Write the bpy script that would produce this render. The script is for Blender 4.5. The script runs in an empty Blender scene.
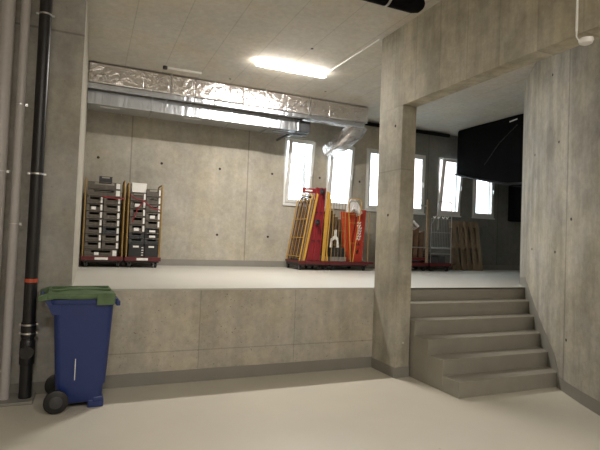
import bpy, bmesh, math, random
from mathutils import Vector, Matrix
random.seed(7)
PI = math.pi
sc = bpy.context.scene
COL = sc.collection

# ------------------------------------------------------------------ mesh helpers
class MB:
    def __init__(self): self.bm = bmesh.new()
    def quad(self, pts, M=None):
        vs = [self.bm.verts.new((M @ Vector(p)) if M else Vector(p)) for p in pts]
        return self.bm.faces.new(vs)
    def box(self, x0, x1, y0, y1, z0, z1, M=None):
        c = [(x0,y0,z0),(x1,y0,z0),(x1,y1,z0),(x0,y1,z0),(x0,y0,z1),(x1,y0,z1),(x1,y1,z1),(x0,y1,z1)]
        v = [self.bm.verts.new((M @ Vector(p)) if M else Vector(p)) for p in c]
        for f in ((0,3,2,1),(4,5,6,7),(0,1,5,4),(1,2,6,5),(2,3,7,6),(3,0,4,7)):
            self.bm.faces.new([v[i] for i in f])
        return self
    def prism(self, poly, z0, z1, axis='z'):
        def P(a, b, c):
            return {'z': (a,b,c), 'x': (c,a,b), 'y': (a,c,b)}[axis]
        n = len(poly)
        lo = [self.bm.verts.new(P(a,b,z0)) for a,b in poly]
        hi = [self.bm.verts.new(P(a,b,z1)) for a,b in poly]
        self.bm.faces.new(lo[::-1]); self.bm.faces.new(hi)
        for i in range(n):
            j = (i+1) % n
            self.bm.faces.new([lo[i], lo[j], hi[j], hi[i]])
        return self
    def tube(self, pts, r, n=8, closed=False, caps=True, rx=None):
        pts = [Vector(p) for p in pts]; m = len(pts); rings = []
        up = None
        for i, p in enumerate(pts):
            if closed: t = pts[(i+1) % m] - pts[i-1]
            elif i == 0: t = pts[1]-pts[0]
            elif i == m-1: t = pts[-1]-pts[-2]
            else: t = (pts[i+1]-pts[i]).normalized() + (pts[i]-pts[i-1]).normalized()
            t.normalize()
            if up is None:
                a = Vector((0,0,1)) if abs(t.z) < .9 else Vector((0,1,0))
                up = (a - t*a.dot(t)).normalized()
            else:
                up = (up - t*up.dot(t)).normalized()
            s = t.cross(up)
            rr = r[i] if isinstance(r, (list, tuple)) else r
            r2 = rr if rx is None else rx
            rings.append([self.bm.verts.new(p + up*math.cos(2*PI*k/n)*rr + s*math.sin(2*PI*k/n)*r2) for k in range(n)])
        for i in range(m if closed else m-1):
            A, B = rings[i], rings[(i+1) % m]
            for k in range(n):
                self.bm.faces.new([A[k], A[(k+1)%n], B[(k+1)%n], B[k]])
        if caps and not closed:
            self.bm.faces.new(rings[0][::-1]); self.bm.faces.new(rings[-1])
        return self
    def cyl(self, a, b, r, n=20): return self.tube([a, b], r, n)
    def loft(self, rings, cap=True):
        R = [[self.bm.verts.new(p) for p in ring] for ring in rings]
        n = len(R[0])
        for A, B in zip(R[:-1], R[1:]):
            for k in range(n): self.bm.faces.new([A[k], A[(k+1)%n], B[(k+1)%n], B[k]])
        if cap:
            self.bm.faces.new(R[0][::-1]); self.bm.faces.new(R[-1])
        return self
    def build(self, name, mat, parent=None, smooth=False, bevel=0, origin=None, angle=40):
        bmesh.ops.recalc_face_normals(self.bm, faces=self.bm.faces)
        me = bpy.data.meshes.new(name)
        if origin is not None:
            bmesh.ops.translate(self.bm, verts=self.bm.verts, vec=-Vector(origin))
        self.bm.to_mesh(me); self.bm.free()
        me.materials.append(mat)
        o = bpy.data.objects.new(name, me); COL.objects.link(o)
        if parent: o.parent = parent
        if origin is not None: o.location = origin
        if smooth:
            me.polygons.foreach_set('use_smooth', [True]*len(me.polygons))
            me.set_sharp_from_angle(angle=math.radians(angle))
        if bevel:
            b = o.modifiers.new('bevel', 'BEVEL'); b.width = bevel; b.segments = 2
            b.limit_method = 'ANGLE'; b.angle_limit = math.radians(40)
        return o

def tag(o, label=None, cat=None, group=None, kind=None):
    if label: o['label'] = label
    if cat: o['category'] = cat
    if group: o['group'] = group
    if kind: o['kind'] = kind
    return o
def thing(name, label, cat, loc=(0,0,0), rotz=0, group=None):
    o = bpy.data.objects.new(name, None); COL.objects.link(o)
    o.location = loc; o.rotation_euler = (0,0,rotz); o.empty_display_size = .1
    return tag(o, label, cat, group)
def struct(name, mb, mat, label=None, parent=None, **k):
    o = mb.build(name, mat, parent, **k)
    if parent is None: o['kind'] = 'structure'
    if label: o['label'] = label
    return o
def copy_tree(o, parent=None):
    c = o.copy(); COL.objects.link(c)
    if parent: c.parent = parent
    for ch in list(o.children): copy_tree(ch, c)
    return c
def rrect(x0, x1, y0, y1, r, z, n=5):
    out = []
    for cx, cy, a0 in ((x1-r, y1-r, 0), (x0+r, y1-r, 90), (x0+r, y0+r, 180), (x1-r, y0+r, 270)):
        for k in range(n+1):
            a = math.radians(a0 + 90*k/n)
            out.append((cx+r*math.cos(a), cy+r*math.sin(a), z))
    return out

# ------------------------------------------------------------------ materials
def nodes(name):
    m = bpy.data.materials.new(name); m.use_nodes = True
    nt = m.node_tree; b = nt.nodes['Principled BSDF']
    return m, nt, b
def N(nt, t, **k):
    n = nt.nodes.new(t)
    for a, v in k.items():
        if a in n.inputs: n.inputs[a].default_value = v
        else: setattr(n, a, v)
    return n
def plain(name, col, rough=.5, metal=0, noise=.08, scale=30, bump=0, spec=.5):
    m, nt, b = nodes(name); L = nt.links.new
    tc = N(nt, 'ShaderNodeTexCoord')
    nz = N(nt, 'ShaderNodeTexNoise'); nz.inputs['Scale'].default_value = scale; nz.inputs['Detail'].default_value = 4
    L(tc.outputs['Object'], nz.inputs['Vector'])
    rmp = N(nt, 'ShaderNodeMapRange'); rmp.inputs['From Min'].default_value = .3; rmp.inputs['From Max'].default_value = .7
    rmp.inputs['To Min'].default_value = 1-noise; rmp.inputs['To Max'].default_value = 1+noise
    L(nz.outputs['Fac'], rmp.inputs['Value'])
    mx = N(nt, 'ShaderNodeVectorMath', operation='SCALE'); mx.inputs[0].default_value = col
    L(rmp.outputs[0], mx.inputs['Scale']); L(mx.outputs[0], b.inputs['Base Color'])
    b.inputs['Roughness'].default_value = rough; b.inputs['Metallic'].default_value = metal
    b.inputs['Specular IOR Level'].default_value = spec
    if bump:
        bp = N(nt, 'ShaderNodeBump'); bp.inputs['Strength'].default_value = bump; bp.inputs['Distance'].default_value = .01
        L(nz.outputs['Fac'], bp.inputs['Height']); L(bp.outputs[0], b.inputs['Normal'])
    return m
def joint_mask(nt, coord, period, offset, width):
    """1 on a thin line every period (period None: one line at offset)"""
    L = nt.links.new
    s = N(nt, 'ShaderNodeMath', operation='SUBTRACT'); L(coord, s.inputs[0]); s.inputs[1].default_value = offset
    src = s.outputs[0]
    if period:
        pp = N(nt, 'ShaderNodeMath', operation='PINGPONG'); L(src, pp.inputs[0]); pp.inputs[1].default_value = period/2
        src = pp.outputs[0]
    else:
        ab = N(nt, 'ShaderNodeMath', operation='ABSOLUTE'); L(src, ab.inputs[0]); src = ab.outputs[0]
    c = N(nt, 'ShaderNodeMapRange'); L(src, c.inputs['Value'])
    c.inputs['From Min'].default_value = width*.4; c.inputs['From Max'].default_value = width
    c.inputs['To Min'].default_value = 1; c.inputs['To Max'].default_value = 0
    return c.outputs[0]
def concrete(name, col, streak=.5, blotch=.5, joints=(), boards=None, jd=.35, rough=.8, speck=.5, bumpy=.25, seed=0):
    """joints: list of (axis, period|None, offset, width). boards: (axis, width) vertical board bands"""
    m, nt, b = nodes(name); L = nt.links.new
    tc = N(nt, 'ShaderNodeTexCoord'); sp = N(nt, 'ShaderNodeSeparateXYZ'); L(tc.outputs['Object'], sp.inputs[0])
    def noise(scale, sx=1, sy=1, sz=1, det=5, off=0, rough_=.6):
        mp = N(nt, 'ShaderNodeMapping'); mp.inputs['Scale'].default_value = (sx, sy, sz); mp.inputs['Location'].default_value = (off+seed, off*1.7, off*.3+seed)
        L(tc.outputs['Object'], mp.inputs['Vector'])
        n = N(nt, 'ShaderNodeTexNoise'); n.inputs['Scale'].default_value = scale; n.inputs['Detail'].default_value = det; n.inputs['Roughness'].default_value = rough_
        L(mp.outputs[0], n.inputs['Vector']); return n.outputs['Fac']
    def rng(v, a, b_, lo, hi):
        r = N(nt, 'ShaderNodeMapRange'); L(v, r.inputs['Value'])
        for k, x in (('From Min',a),('From Max',b_),('To Min',lo),('To Max',hi)): r.inputs[k].default_value = x
        return r.outputs[0]
    def mul(a, c):
        x = N(nt, 'ShaderNodeMath', operation='MULTIPLY'); L(a, x.inputs[0])
        if isinstance(c, float): x.inputs[1].default_value = c
        else: L(c, x.inputs[1])
        return x.outputs[0]
    f = rng(noise(.9, det=6), .36, .64, 1-.22*blotch, 1+.15*blotch)
    f = mul(f, rng(noise(2.6, det=7, off=31, rough_=.7), .38, .62, 1-.15*blotch, 1+.09*blotch))
    f = mul(f, rng(noise(4.5, 1, 1, .14, det=6, off=3), .38, .62, 1-.24*streak, 1+.12*streak))
    f = mul(f, rng(noise(14, det=8, off=9, rough_=.75), .38, .62, .90, 1.06))
    fine = noise(60, det=3, off=5)
    if speck: f = mul(f, rng(noise(38, det=2, off=21), .68, .76, 1., 1-.5*speck))
    if boards:
        ax, w = boards
        sn = N(nt, 'ShaderNodeMath', operation='SNAP'); L(sp.outputs[ax], sn.inputs[0]); sn.inputs[1].default_value = w
        wn = N(nt, 'ShaderNodeTexWhiteNoise'); wn.noise_dimensions = '1D'; L(sn.outputs[0], wn.inputs['W'])
        f = mul(f, rng(wn.outputs['Value'], 0, 1, .88, 1.08))
        jm = joint_mask(nt, sp.outputs[ax], w, w/2 if False else 0, .012)
        f = mul(f, rng(jm, 0, 1, 1, .86))
    for ax, per, off, wd in joints:
        jm = joint_mask(nt, sp.outputs[ax], per, off, wd)
        f = mul(f, rng(jm, 0, 1, 1, 1-jd))
    # warm/cool drift
    cr = N(nt, 'ShaderNodeMixRGB'); cr.inputs[1].default_value = (col[0], col[1], col[2], 1)
    cr.inputs[2].default_value = (col[0]*1.02, col[1]*.985, col[2]*.90, 1)
    L(rng(noise(1.7, off=13), .4, .65, 0, 1), cr.inputs[0])
    vm = N(nt, 'ShaderNodeVectorMath', operation='SCALE'); L(cr.outputs[0], vm.inputs[0]); L(f, vm.inputs['Scale'])
    L(vm.outputs[0], b.inputs['Base Color'])
    b.inputs['Roughness'].default_value = rough; b.inputs['Specular IOR Level'].default_value = .3
    bp = N(nt, 'ShaderNodeBump'); bp.inputs['Strength'].default_value = bumpy; bp.inputs['Distance'].default_value = .006
    L(fine, bp.inputs['Height']); L(bp.outputs[0], b.inputs['Normal'])
    return m
def foil(name, col, rough, scale, bump, metal=.9, stretch=(1,1,1), dist=.05):
    m, nt, b = nodes(name); L = nt.links.new
    tc = N(nt, 'ShaderNodeTexCoord'); mp = N(nt, 'ShaderNodeMapping'); mp.inputs['Scale'].default_value = stretch
    L(tc.outputs['Object'], mp.inputs['Vector'])
    v = N(nt, 'ShaderNodeTexNoise'); v.inputs['Scale'].default_value = scale; v.inputs['Detail'].default_value = 4
    v.inputs['Distortion'].default_value = 1.2
    L(mp.outputs[0], v.inputs['Vector'])
    bp = N(nt, 'ShaderNodeBump'); bp.inputs['Strength'].default_value = bump; bp.inputs['Distance'].default_value = dist
    L(v.outputs['Fac'], bp.inputs['Height']); L(bp.outputs[0], b.inputs['Normal'])
    b.inputs['Base Color'].default_value = (*col, 1); b.inputs['Roughness'].default_value = rough; b.inputs['Metallic'].default_value = metal
    return m
def emit(name, col, s):
    m, nt, b = nodes(name)
    b.inputs['Base Color'].default_value = (.8,.8,.8,1)
    b.inputs['Emission Color'].default_value = (*col, 1); b.inputs['Emission Strength'].default_value = s
    return m
def glass(name):
    m = bpy.data.materials.new(name); m.use_nodes = True; nt = m.node_tree; nt.nodes.clear(); L = nt.links.new
    o = N(nt, 'ShaderNodeOutputMaterial'); t = N(nt, 'ShaderNodeBsdfTransparent'); t.inputs[0].default_value = (.92,.95,.96,1)
    g = N(nt, 'ShaderNodeBsdfGlossy'); g.inputs['Roughness'].default_value = .03
    x = N(nt, 'ShaderNodeMixShader'); x.inputs[0].default_value = .06
    L(t.outputs[0], x.inputs[1]); L(g.outputs[0], x.inputs[2]); L(x.outputs[0], o.inputs[0])
    return m

CC = (.40, .365, .30)
M = {}
M['conc_back'] = concrete('concrete_back', (.44,.413,.355), streak=.35, blotch=.6, joints=[('X', 2.22, .62, .016)], seed=2)
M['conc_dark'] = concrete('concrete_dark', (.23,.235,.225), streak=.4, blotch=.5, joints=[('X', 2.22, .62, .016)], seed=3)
M['conc_pier'] = concrete('concrete_pier', (.42,.41,.385), streak=.45, blotch=.8, joints=[('Z', None, 3.59, .015)], seed=5)
M['conc_side'] = concrete('concrete_side', (.44,.42,.37), streak=.3, blotch=.4, seed=6)
M['conc_ret'] = concrete('concrete_retaining', (.53,.50,.435), streak=.5, blotch=.8, joints=[('Z', None, .345, .008), ('X', 1.14, .02, .008)], jd=.25, speck=1.4, bumpy=.6, seed=9)
M['conc_pillar'] = concrete('concrete_pillar', (.44,.415,.35), streak=.8, blotch=1.0, joints=[('Z', None, 2.5, .012)], jd=.2, seed=13)
M['conc_beam'] = concrete('concrete_beam', (.46,.43,.35), streak=1.0, blotch=.9, boards=('Y', .42), seed=17)
M['conc_right'] = concrete('concrete_right', (.46,.44,.385), streak=.8, blotch=.9, joints=[('Y', None, 3.87, .02)], jd=.3, seed=21)
M['conc_soffit'] = concrete('concrete_soffit', (.56,.535,.49), streak=0, blotch=.25, joints=[('X', .58, .39, .008)], jd=.22, speck=.2, bumpy=.08, seed=30)
M['conc_plain'] = concrete('concrete_plain', CC, streak=.3, blotch=.5, seed=33)
M['floor'] = plain('floor_coating', (.60,.565,.48), .38, noise=.03, scale=1.5)
def _specks():
    m = M['floor']; nt = m.node_tree; L = nt.links.new; b = nt.nodes['Principled BSDF']
    src = b.inputs['Base Color'].links[0].from_socket
    tc = N(nt, 'ShaderNodeTexCoord'); vo = N(nt, 'ShaderNodeTexVoronoi'); vo.inputs['Scale'].default_value = 3.2
    L(tc.outputs['Object'], vo.inputs['Vector'])
    r = N(nt, 'ShaderNodeMapRange'); L(vo.outputs['Distance'], r.inputs['Value'])
    for k, x in (('From Min',.02),('From Max',.035),('To Min',.35),('To Max',0)): r.inputs[k].default_value = x
    mx = N(nt, 'ShaderNodeMixRGB'); L(r.outputs[0], mx.inputs[0]); L(src, mx.inputs[1]); mx.inputs[2].default_value = (.12,.11,.09,1)
    L(mx.outputs[0], b.inputs['Base Color'])
_specks()
M['pfloor'] = plain('platform_coating', (.50,.485,.435), .42, noise=.03, scale=1.2)
M['skirt'] = plain('grey_coating', (.255,.245,.215), .4, noise=.05, scale=4)
M['stairs'] = plain('stair_coating', (.285,.268,.225), .42, noise=.06, scale=5)
M['hole'] = plain('hole_dark', (.035,.03,.025), .9)
M['whiteframe'] = plain('white_window_frame', (.72,.72,.70), .35, noise=.02)
M['glass'] = glass('window_glass')
M['black'] = plain('black_rubber', (.012,.012,.013), .45)
M['blackpipe'] = plain('black_pipe_plastic', (.014,.014,.016), .35)
M['blackwrap'] = plain('black_wrap', (.004,.004,.0045), .95, noise=.3, scale=6, bump=.3, spec=.12)
M['greypipe'] = plain('grey_pipe_plastic', (.43,.41,.40), .4, noise=.03)
M['steel'] = plain('galvanised_steel', (.62,.62,.62), .3, 1, noise=.05)
M['orange_band'] = plain('orange_band', (.55,.09,.04), .5)
M['white'] = plain('white_plastic', (.78,.77,.74), .45, noise=.02)
M['foil'] = foil('aluminium_foil', (.80,.77,.76), .22, 7, .55, .95)
M['galv'] = foil('duct_sheet', (.62,.65,.70), .30, 2.0, .5, 1.0, (2.2,.3,.3))
M['lamp'] = emit('lamp_diffuser', (1, .935, .86), 45)
M['lamp2'] = emit('unseen_lamp_diffuser', (1, .935, .87), 45)
M['binblue'] = plain('bin_blue', (.014,.032,.15), .36, noise=.05, scale=8)
M['bingreen'] = plain('bin_green', (.085,.145,.065), .5, noise=.25, scale=12)
M['yellow'] = plain('yellow_paint', (.50,.28,.045), .45, noise=.1)
M['dullyellow'] = plain('dull_yellow_paint', (.30,.19,.06), .5, noise=.12)
M['red'] = plain('red_paint', (.22,.014,.02), .45, noise=.1)
M['redbase'] = plain('red_base', (.10,.012,.014), .45, noise=.15)
M['orange'] = plain('orange_panel', (.48,.055,.016), .45, noise=.06)
M['orangered'] = plain('orange_red_board', (.42,.035,.018), .5, noise=.06)
M['crate'] = plain('crate_grey', (.125,.11,.092), .6, noise=.12)
M['crate_dark'] = plain('crate_dark_grey', (.05,.052,.056), .6, noise=.12)
M['crate_black'] = plain('crate_black', (.018,.018,.02), .5)
M['paper'] = plain('white_paper', (.80,.79,.76), .7, noise=.03)
M['card'] = plain('brown_cardboard', (.14,.085,.05), .8, noise=.25, scale=9)
M['wood'] = concrete('pallet_wood', (.26,.20,.14), streak=1, blotch=.6, speck=.2, bumpy=.15, seed=41)
M['caster'] = plain('caster_steel', (.16,.16,.16), .4, .8)
M['silver'] = plain('silver_tube', (.5,.5,.5), .3, .9)
M['brownmat'] = plain('brown_mesh', (.10,.055,.04), .7, noise=.2)
M['foilbag'] = foil('crumpled_film', (.75,.73,.72), .3, 14, .8, .1, dist=.05)

# ------------------------------------------------------------------ dimensions
H = 1.02          # platform height
CE = 4.27         # ceiling height
YP = 5.364        # platform edge / pier face
YS = 5.304        # top of stairs
YW = 9.3          # rear wall
LX = -.145        # left side wall of platform
PX0, PX1, PY0 = 3.396, 3.60, 4.855
def wx(Y):
    if Y >= 1: return 4.64+.5505*(Y-3.18)+.0839*(Y-3.18)*(Y-4.27)
    return 4.64+.5505*(1-3.18)+.0839*(1-3.18)*(1-4.27)

# ------------------------------------------------------------------ setting
b = MB(); b.box(-2.5, 7.2, -4, YP+.3, -.15, 0); struct('floor', b, M['floor'])
b = MB(); b.prism([(LX-.2,YP), (PX1,YP), (PX1,YS), (6.9,YS), (12.2,YS), (12.2,YW+.4), (LX-.2,YW+.4)], H-.02, H)
struct('floor', b, M['pfloor'], 'pale coated floor of the raised platform')
b = MB(); b.box(LX-.02, PX1+.02, YP, YP+.25, 0, H-.02); struct('wall_platform', b, M['conc_ret'], 'low bare concrete wall carrying the platform edge')
b = MB(); b.box(LX-.2, 12.2, YP+.4, YW, H-.25, H-.021); struct('trim_1', b, M['conc_plain'], 'concrete slab under the platform floor')
# ceiling
b = MB(); b.box(-2.5, 12.2, -4, YW+.4, CE, CE+.15); struct('ceiling', b, M['conc_soffit'])
# left pier wall and platform side wall
b = MB(); b.box(-2.5, LX, YP, YP+.3, 0, CE); struct('wall_pier', b, M['conc_pier'], 'bare concrete wall behind the pipes')
b = MB(); b.box(LX-.2, LX, YP+.3, YW, H, CE); struct('wall_left', b, M['conc_side'])
b = MB(); b.box(-2.7, -2.5, -4, YP+.3, 0, CE); struct('wall_hall', b, M['conc_plain'])
b = MB(); b.box(-2.7, 7.2, -4.2, -4, 0, CE); struct('wall_front', b, M['conc_plain'])
b = MB(); b.box(12, 12.2, YS, YW+.4, H, CE); struct('wall_end', b, M['conc_plain'])
# window wall: solid cells around openings
wins = [(3.62,4.28), (4.60,5.24), (5.58,6.22), (6.56,7.20), (7.58,8.28), (8.65,9.37)]
WZ0, WZ1 = 2.32, 3.70
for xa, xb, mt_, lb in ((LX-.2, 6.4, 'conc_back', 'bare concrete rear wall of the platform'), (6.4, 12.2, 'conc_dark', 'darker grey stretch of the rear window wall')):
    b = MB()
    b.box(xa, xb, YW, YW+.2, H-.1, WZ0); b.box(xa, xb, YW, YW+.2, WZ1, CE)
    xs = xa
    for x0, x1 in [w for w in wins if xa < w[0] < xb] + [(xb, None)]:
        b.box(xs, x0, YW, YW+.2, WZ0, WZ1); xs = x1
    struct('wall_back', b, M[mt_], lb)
# right wall: gently curved
inner = [(wx(y), y) for y in [YS+.446, 5.5, 5.304, 5.0, 4.7, 4.4, 4.1, 3.85, 3.5, 3.1, 2.6, 2.0, 1.5, 1.0, -4]]
outer = [(x+.22, y-.12 if i else y+.0) for i, (x, y) in enumerate(inner)]
b = MB()
nI = len(inner)
pts_lo_i = [b.bm.verts.new((x,y,0)) for x,y in inner]; pts_hi_i = [b.bm.verts.new((x,y,CE)) for x,y in inner]
outer = [(x+.25, y) for x, y in inner]
pts_lo_o = [b.bm.verts.new((x,y,0)) for x,y in outer]; pts_hi_o = [b.bm.verts.new((x,y,CE)) for x,y in outer]
for i in range(nI-1):
    b.bm.faces.new([pts_lo_i[i], pts_lo_i[i+1], pts_hi_i[i+1], pts_hi_i[i]])
    b.bm.faces.new([pts_lo_o[i], pts_lo_o[i+1], pts_hi_o[i+1], pts_hi_o[i]])
    b.bm.faces.new([pts_hi_i[i], pts_hi_i[i+1], pts_hi_o[i+1], pts_hi_o[i]])
b.bm.faces.new([pts_lo_i[0], pts_hi_i[0], pts_hi_o[0], pts_lo_o[0]])
b.bm.faces.new([pts_lo_i[-1], pts_hi_i[-1], pts_hi_o[-1], pts_lo_o[-1]])
wall_right = struct('wall_right', b, M['conc_right'], smooth=True)
# wall that closes the platform room beside the stairs
b = MB(); b.box(inner[0][0]+.25, 12.2, YS-.1, YS+.1, H, CE); struct('wall_side', b, M['conc_plain'])
# pillar and beam
b = MB(); b.box(PX0, PX1, PY0, YP, 0, 3.279)
struct('pillar', b, M['conc_pillar'], 'square-edged concrete pillar at the platform edge beside the stairs', bevel=.006)
b = MB(); b.box(PX0, PX1, -4, YP, 3.279, CE)
struct('beam', b, M['conc_beam'], 'deep board-marked concrete beam running from the pillar')
# stairs
b = MB()
t = .2585
for k in range(1, 6):
    y0 = YS-k*t; y1 = YS-(k-1)*t
    z = H-k*H/6
    b.prism([(3.62,y0), (wx(y0),y0), (wx(y1),y1), (3.62,y1)], 0, z)
b.prism([(3.601,YS), (wx(YS),YS), (wx(YS+.05),YS+.05), (3.601,YS+.05)], 0, H-.001)
struct('stairs', b, M['stairs'], 'grey coated stairs of six risers up to the platform', bevel=.004)
# skirting bands
def skirt(name, pts, h=.13, z=0, th=.006, label=None):
    b = MB()
    for (x0,y0),(x1,y1) in zip(pts[:-1], pts[1:]):
        d = Vector((x1-x0, y1-y0, 0)).normalized(); n = Vector((d.y, -d.x, 0))*th
        a = Vector((x0,y0,z)); c = Vector((x1,y1,z))
        lo = [a, c, c+n, a+n]; hi = [v+Vector((0,0,h)) for v in lo]
        vs = [b.bm.verts.new(v) for v in lo+hi]
        for f in ((0,1,2,3),(4,5,6,7),(0,1,5,4),(1,2,6,5),(2,3,7,6),(3,0,4,7)): b.bm.faces.new([vs[i] for i in f])
    struct(name, b, M['skirt'], label)
skirt('baseboard_platform', [(LX,YP), (PX0,YP)], .135)
skirt('baseboard_pillar', [(PX0,YP), (PX0,PY0), (PX1,PY0), (PX1,YP)], .125)
skirt('baseboard_back', [(LX,YW), (12,YW)], .12, H)
skirt('baseboard_left', [(-2.5,YP), (LX,YP)], .12)
# right wall skirting, stepping up along the stairs as a raking band
rp = [(wx(y), y) for y in [4.02, 3.85, 3.5, 3.1, 2.6, 2.0, 1.5]]
skirt('baseboard_right', rp, .13)
b = MB()
ys = [5.75, 5.5, 5.304, 5.0, 4.7, 4.4, 4.1, 3.95, 3.85]
def zt(y):
    if y > YS: return H+.12
    return max(.13, H+.13-(YS-y)*(H/6)/t*1.0 + .02) if y > 4.0 else .13
vs = []
for y in ys:
    x = wx(y)-.006
    zb = H if y >= YS else max(0, H-.15-(YS-y)*(H/6)/t)
    vs.append((b.bm.verts.new((x,y,zb)), b.bm.verts.new((x,y,zt(y))), b.bm.verts.new((x+.02,y,zt(y)))))
for A, B in zip(vs[:-1], vs[1:]):
    b.bm.faces.new([A[0],B[0],B[1],A[1]]); b.bm.faces.new([A[1],B[1],B[2],A[2]])
struct('trim_2', b, M['skirt'], 'grey painted raking band on the wall beside the stairs')
# tie holes of the formwork
def hole(par, c, n, r=.018):
    c = Vector(c); n = Vector(n).normalized()
    b = MB(); b.tube([c-n*.004, c+n*.0015], [r, r*.9], 12)
    b.build('tie_hole', M['hole'], par)
bw = bpy.data.objects['wall_back']
for x, z in [(.07,2.92),(1.165,2.92),(2.27,2.92),(3.36,2.92),(4.44,2.93),(5.42,2.93),(1.165,1.63),(2.27,1.63),(3.32,1.63)]:
    hole(bw, (x,YW,z), (0,-1,0), .026)
for x, y, z in [(5.277,4.327,3.81),(5.133,4.1,2.9),(5.70,4.93,2.92),(4.94,3.77,1.95),(5.726,4.965,1.595),(5.157,4.139,1.572),(4.969,3.821,.589)]:
    hole(wall_right, (wx(y),y,z), (-1,.6,0), .019)
for y, z in [(5.1,1.95),(5.0,3.05)]: hole(bpy.data.objects['pillar'], (PX0,y,z), (-1,0,0), .019)

# windows
def window(i, x0, x1, tilt):
    w = bpy.data.objects.new('window_%d' % i, None); COL.objects.link(w); w['kind'] = 'structure'
    w.location = ((x0+x1)/2, YW, WZ0); hw = (x1-x0)/2; hh = WZ1-WZ0
    def ring(b, ax, az0, az1, f, ya, yb):
        b.box(-ax, -ax+f, ya, yb, az0, az1); b.box(ax-f, ax, ya, yb, az0, az1)
        b.box(-ax+f, ax-f, ya, yb, az0, az0+f); b.box(-ax+f, ax-f, ya, yb, az1-f, az1)
    b = MB(); ring(b, hw-.002, .002, hh-.002, .05, .0, .09); b.build('window_frame', M['whiteframe'], w, bevel=.004)
    s = bpy.data.objects.new('sash', None)
    b = MB(); ring(b, hw-.045, 0, hh-.09, .06, -.02, .045); s = b.build('sash', M['whiteframe'], w, bevel=.005)
    s.location = (0, .0, .045); s.rotation_euler = (math.radians(tilt), 0, 0)
    b = MB(); b.box(-hw+.10, hw-.10, .01, .02, .055, hh-.145); b.build('pane', M['glass'], s)
    b = MB(); b.box(hw-.09, hw-.065, -.035, -.02, hh*.45, hh*.45+.06); b.box(hw-.085, hw-.07, -.055, -.035, hh*.45-.06, hh*.45+.05)
    b.build('window_handle', M['whiteframe'], s)
    b = MB(); b.box(-hw-.01, hw+.01, -.03, .0, -.03, .0); b.build('window_sill', M['whiteframe'], w)
for i, (x0, x1) in enumerate(wins): window(i+1, x0, x1, [7, 6, 0, 0, 6, 0][i])

# outside, seen through the panes
M['facade'] = plain('outside_facade', (.75,.55,.50), .8)
M['outground'] = plain('outside_paving', (.6,.6,.58), .8)
M['bark'] = plain('bark', (.25,.22,.2), .9)
M['leaf'] = plain('leaf', (.25,.35,.2), .7)
bd = thing('building', 'pinkish facade seen outside through the rightmost window', 'building', (14.9, 15.6, 0))
b = MB(); b.box(-.75, .75, 0, 4, 0, 9); b.build('facade', M['facade'], bd)
for dz in (2.2, 4.2, 6.2):
    b = MB(); b.box(-.35, .35, -.03, 0, dz, dz+1.2); b.build('facade_window', M['whiteframe'], bd)
tr = thing('tree', 'bare branching tree outside the leftmost window', 'tree', (6.4, 14.6, 0))
b = MB(); b.tube([(0,0,0),(.05,0,2.2),(0,.05,4.2)], [.12,.09,.04], 8)
for k in range(16):
    z = 2.4+k*.16; a = k*2.4; l = .9
    b.tube([(0,0,z),(l*.5*math.cos(a),l*.5*math.sin(a),z+.3),(l*math.cos(a),l*math.sin(a),z+.7)], [.03,.02,.008], 5)
b.build('trunk', M['bark'], tr)
b = MB(); b.box(-8, 30, YW+.6, 40, -.1, 0); struct('ground', b, M['outground'])

# ------------------------------------------------------------------ pipes on the left
def pipe_clamp(par, x, y, z, r, wall_y=YP):
    b = MB(); b.tube([(x,y,z-.012),(x,y,z+.012)], r+.005, 20)
    b.box(x-r-.03, x-r+.002, y-.006, y+.006, z-.01, z+.01); b.box(x+r-.002, x+r+.03, y-.006, y+.006, z-.01, z+.01)
    b.tube([(x,y+r,z),(x,wall_y-.001,z)], .005, 8)
    b.build('pipe_clamp', M['steel'], par, smooth=True)
py = 5.20
bp = thing('drain_pipe', 'black plastic drain pipe running up the wall behind the blue bin', 'pipe', (-.488, py, .03))
b = MB(); b.tube([(0,0,.40),(0,0,CE-.04)], .055, 24); b.build('pipe', M['blackpipe'], bp, smooth=True)
b = MB(); b.tube([(0,0,.0),(0,0,.05),(0,0,.26),(0,0,.30)], [.056,.054,.054,.056], 24); b.build('lower_pipe', M['blackpipe'], bp, smooth=True)
b = MB(); b.tube([(0,0,.30),(0,0,.32),(0,0,.52),(0,0,.54)], [.056,.066,.066,.056], 24)
b.tube([(0,-.03,.43),(0,-.085,.43)], .06, 20); b.build('inspection_fitting', M['blackpipe'], bp, smooth=True)
b = MB(); b.tube([(0,0,.56),(0,0,.565),(0,0,.70),(0,0,.705)], [.056,.064,.064,.056], 24); b.build('coupling', M['black'], bp, smooth=True)
b = MB(); b.tube([(0,0,1.075),(0,0,1.11)], .0565, 24); b.build('orange_band', M['orange_band'], bp, smooth=True)
for z in (.60, .68, 2.10, 3.63):
    c = MB(); c.tube([(0,0,z-.008),(0,0,z+.008)], .0665 if z < 1 else .0575, 20)
    c.box(-.078, -.055, -.006, .006, z-.009, z+.009); c.box(.055, .078, -.006, .006, z-.009, z+.009)
    c.tube([(0,.04,z),(0,YP-py-.001,z)], .005, 8)
    c.build('pipe_clamp', M['steel'], bp, smooth=True)
def grey_pipe(x, r, label, zs):
    g = thing('grey_pipe', label, 'pipe', (x, py, .03), group=None)
    b = MB(); b.tube([(0,0,0),(0,0,CE-.035)], r, 28); b.build('pipe', M['greypipe'], g, smooth=True)
    for z in zs:
        c = MB(); c.tube([(0,0,z-.004),(0,0,z+.004)], r+.002, 20)
        c.box(r, r+.022, -.006, .006, z-.012, z+.012)
        c.tube([(0,r,z),(0,YP-py-.001,z)], .005, 8)
        c.build('pipe_clamp', M['steel'], g, smooth=True)
grey_pipe(-.655, .040, 'slim grey pipe beside the black drain pipe', (1.62, 2.74))
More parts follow.
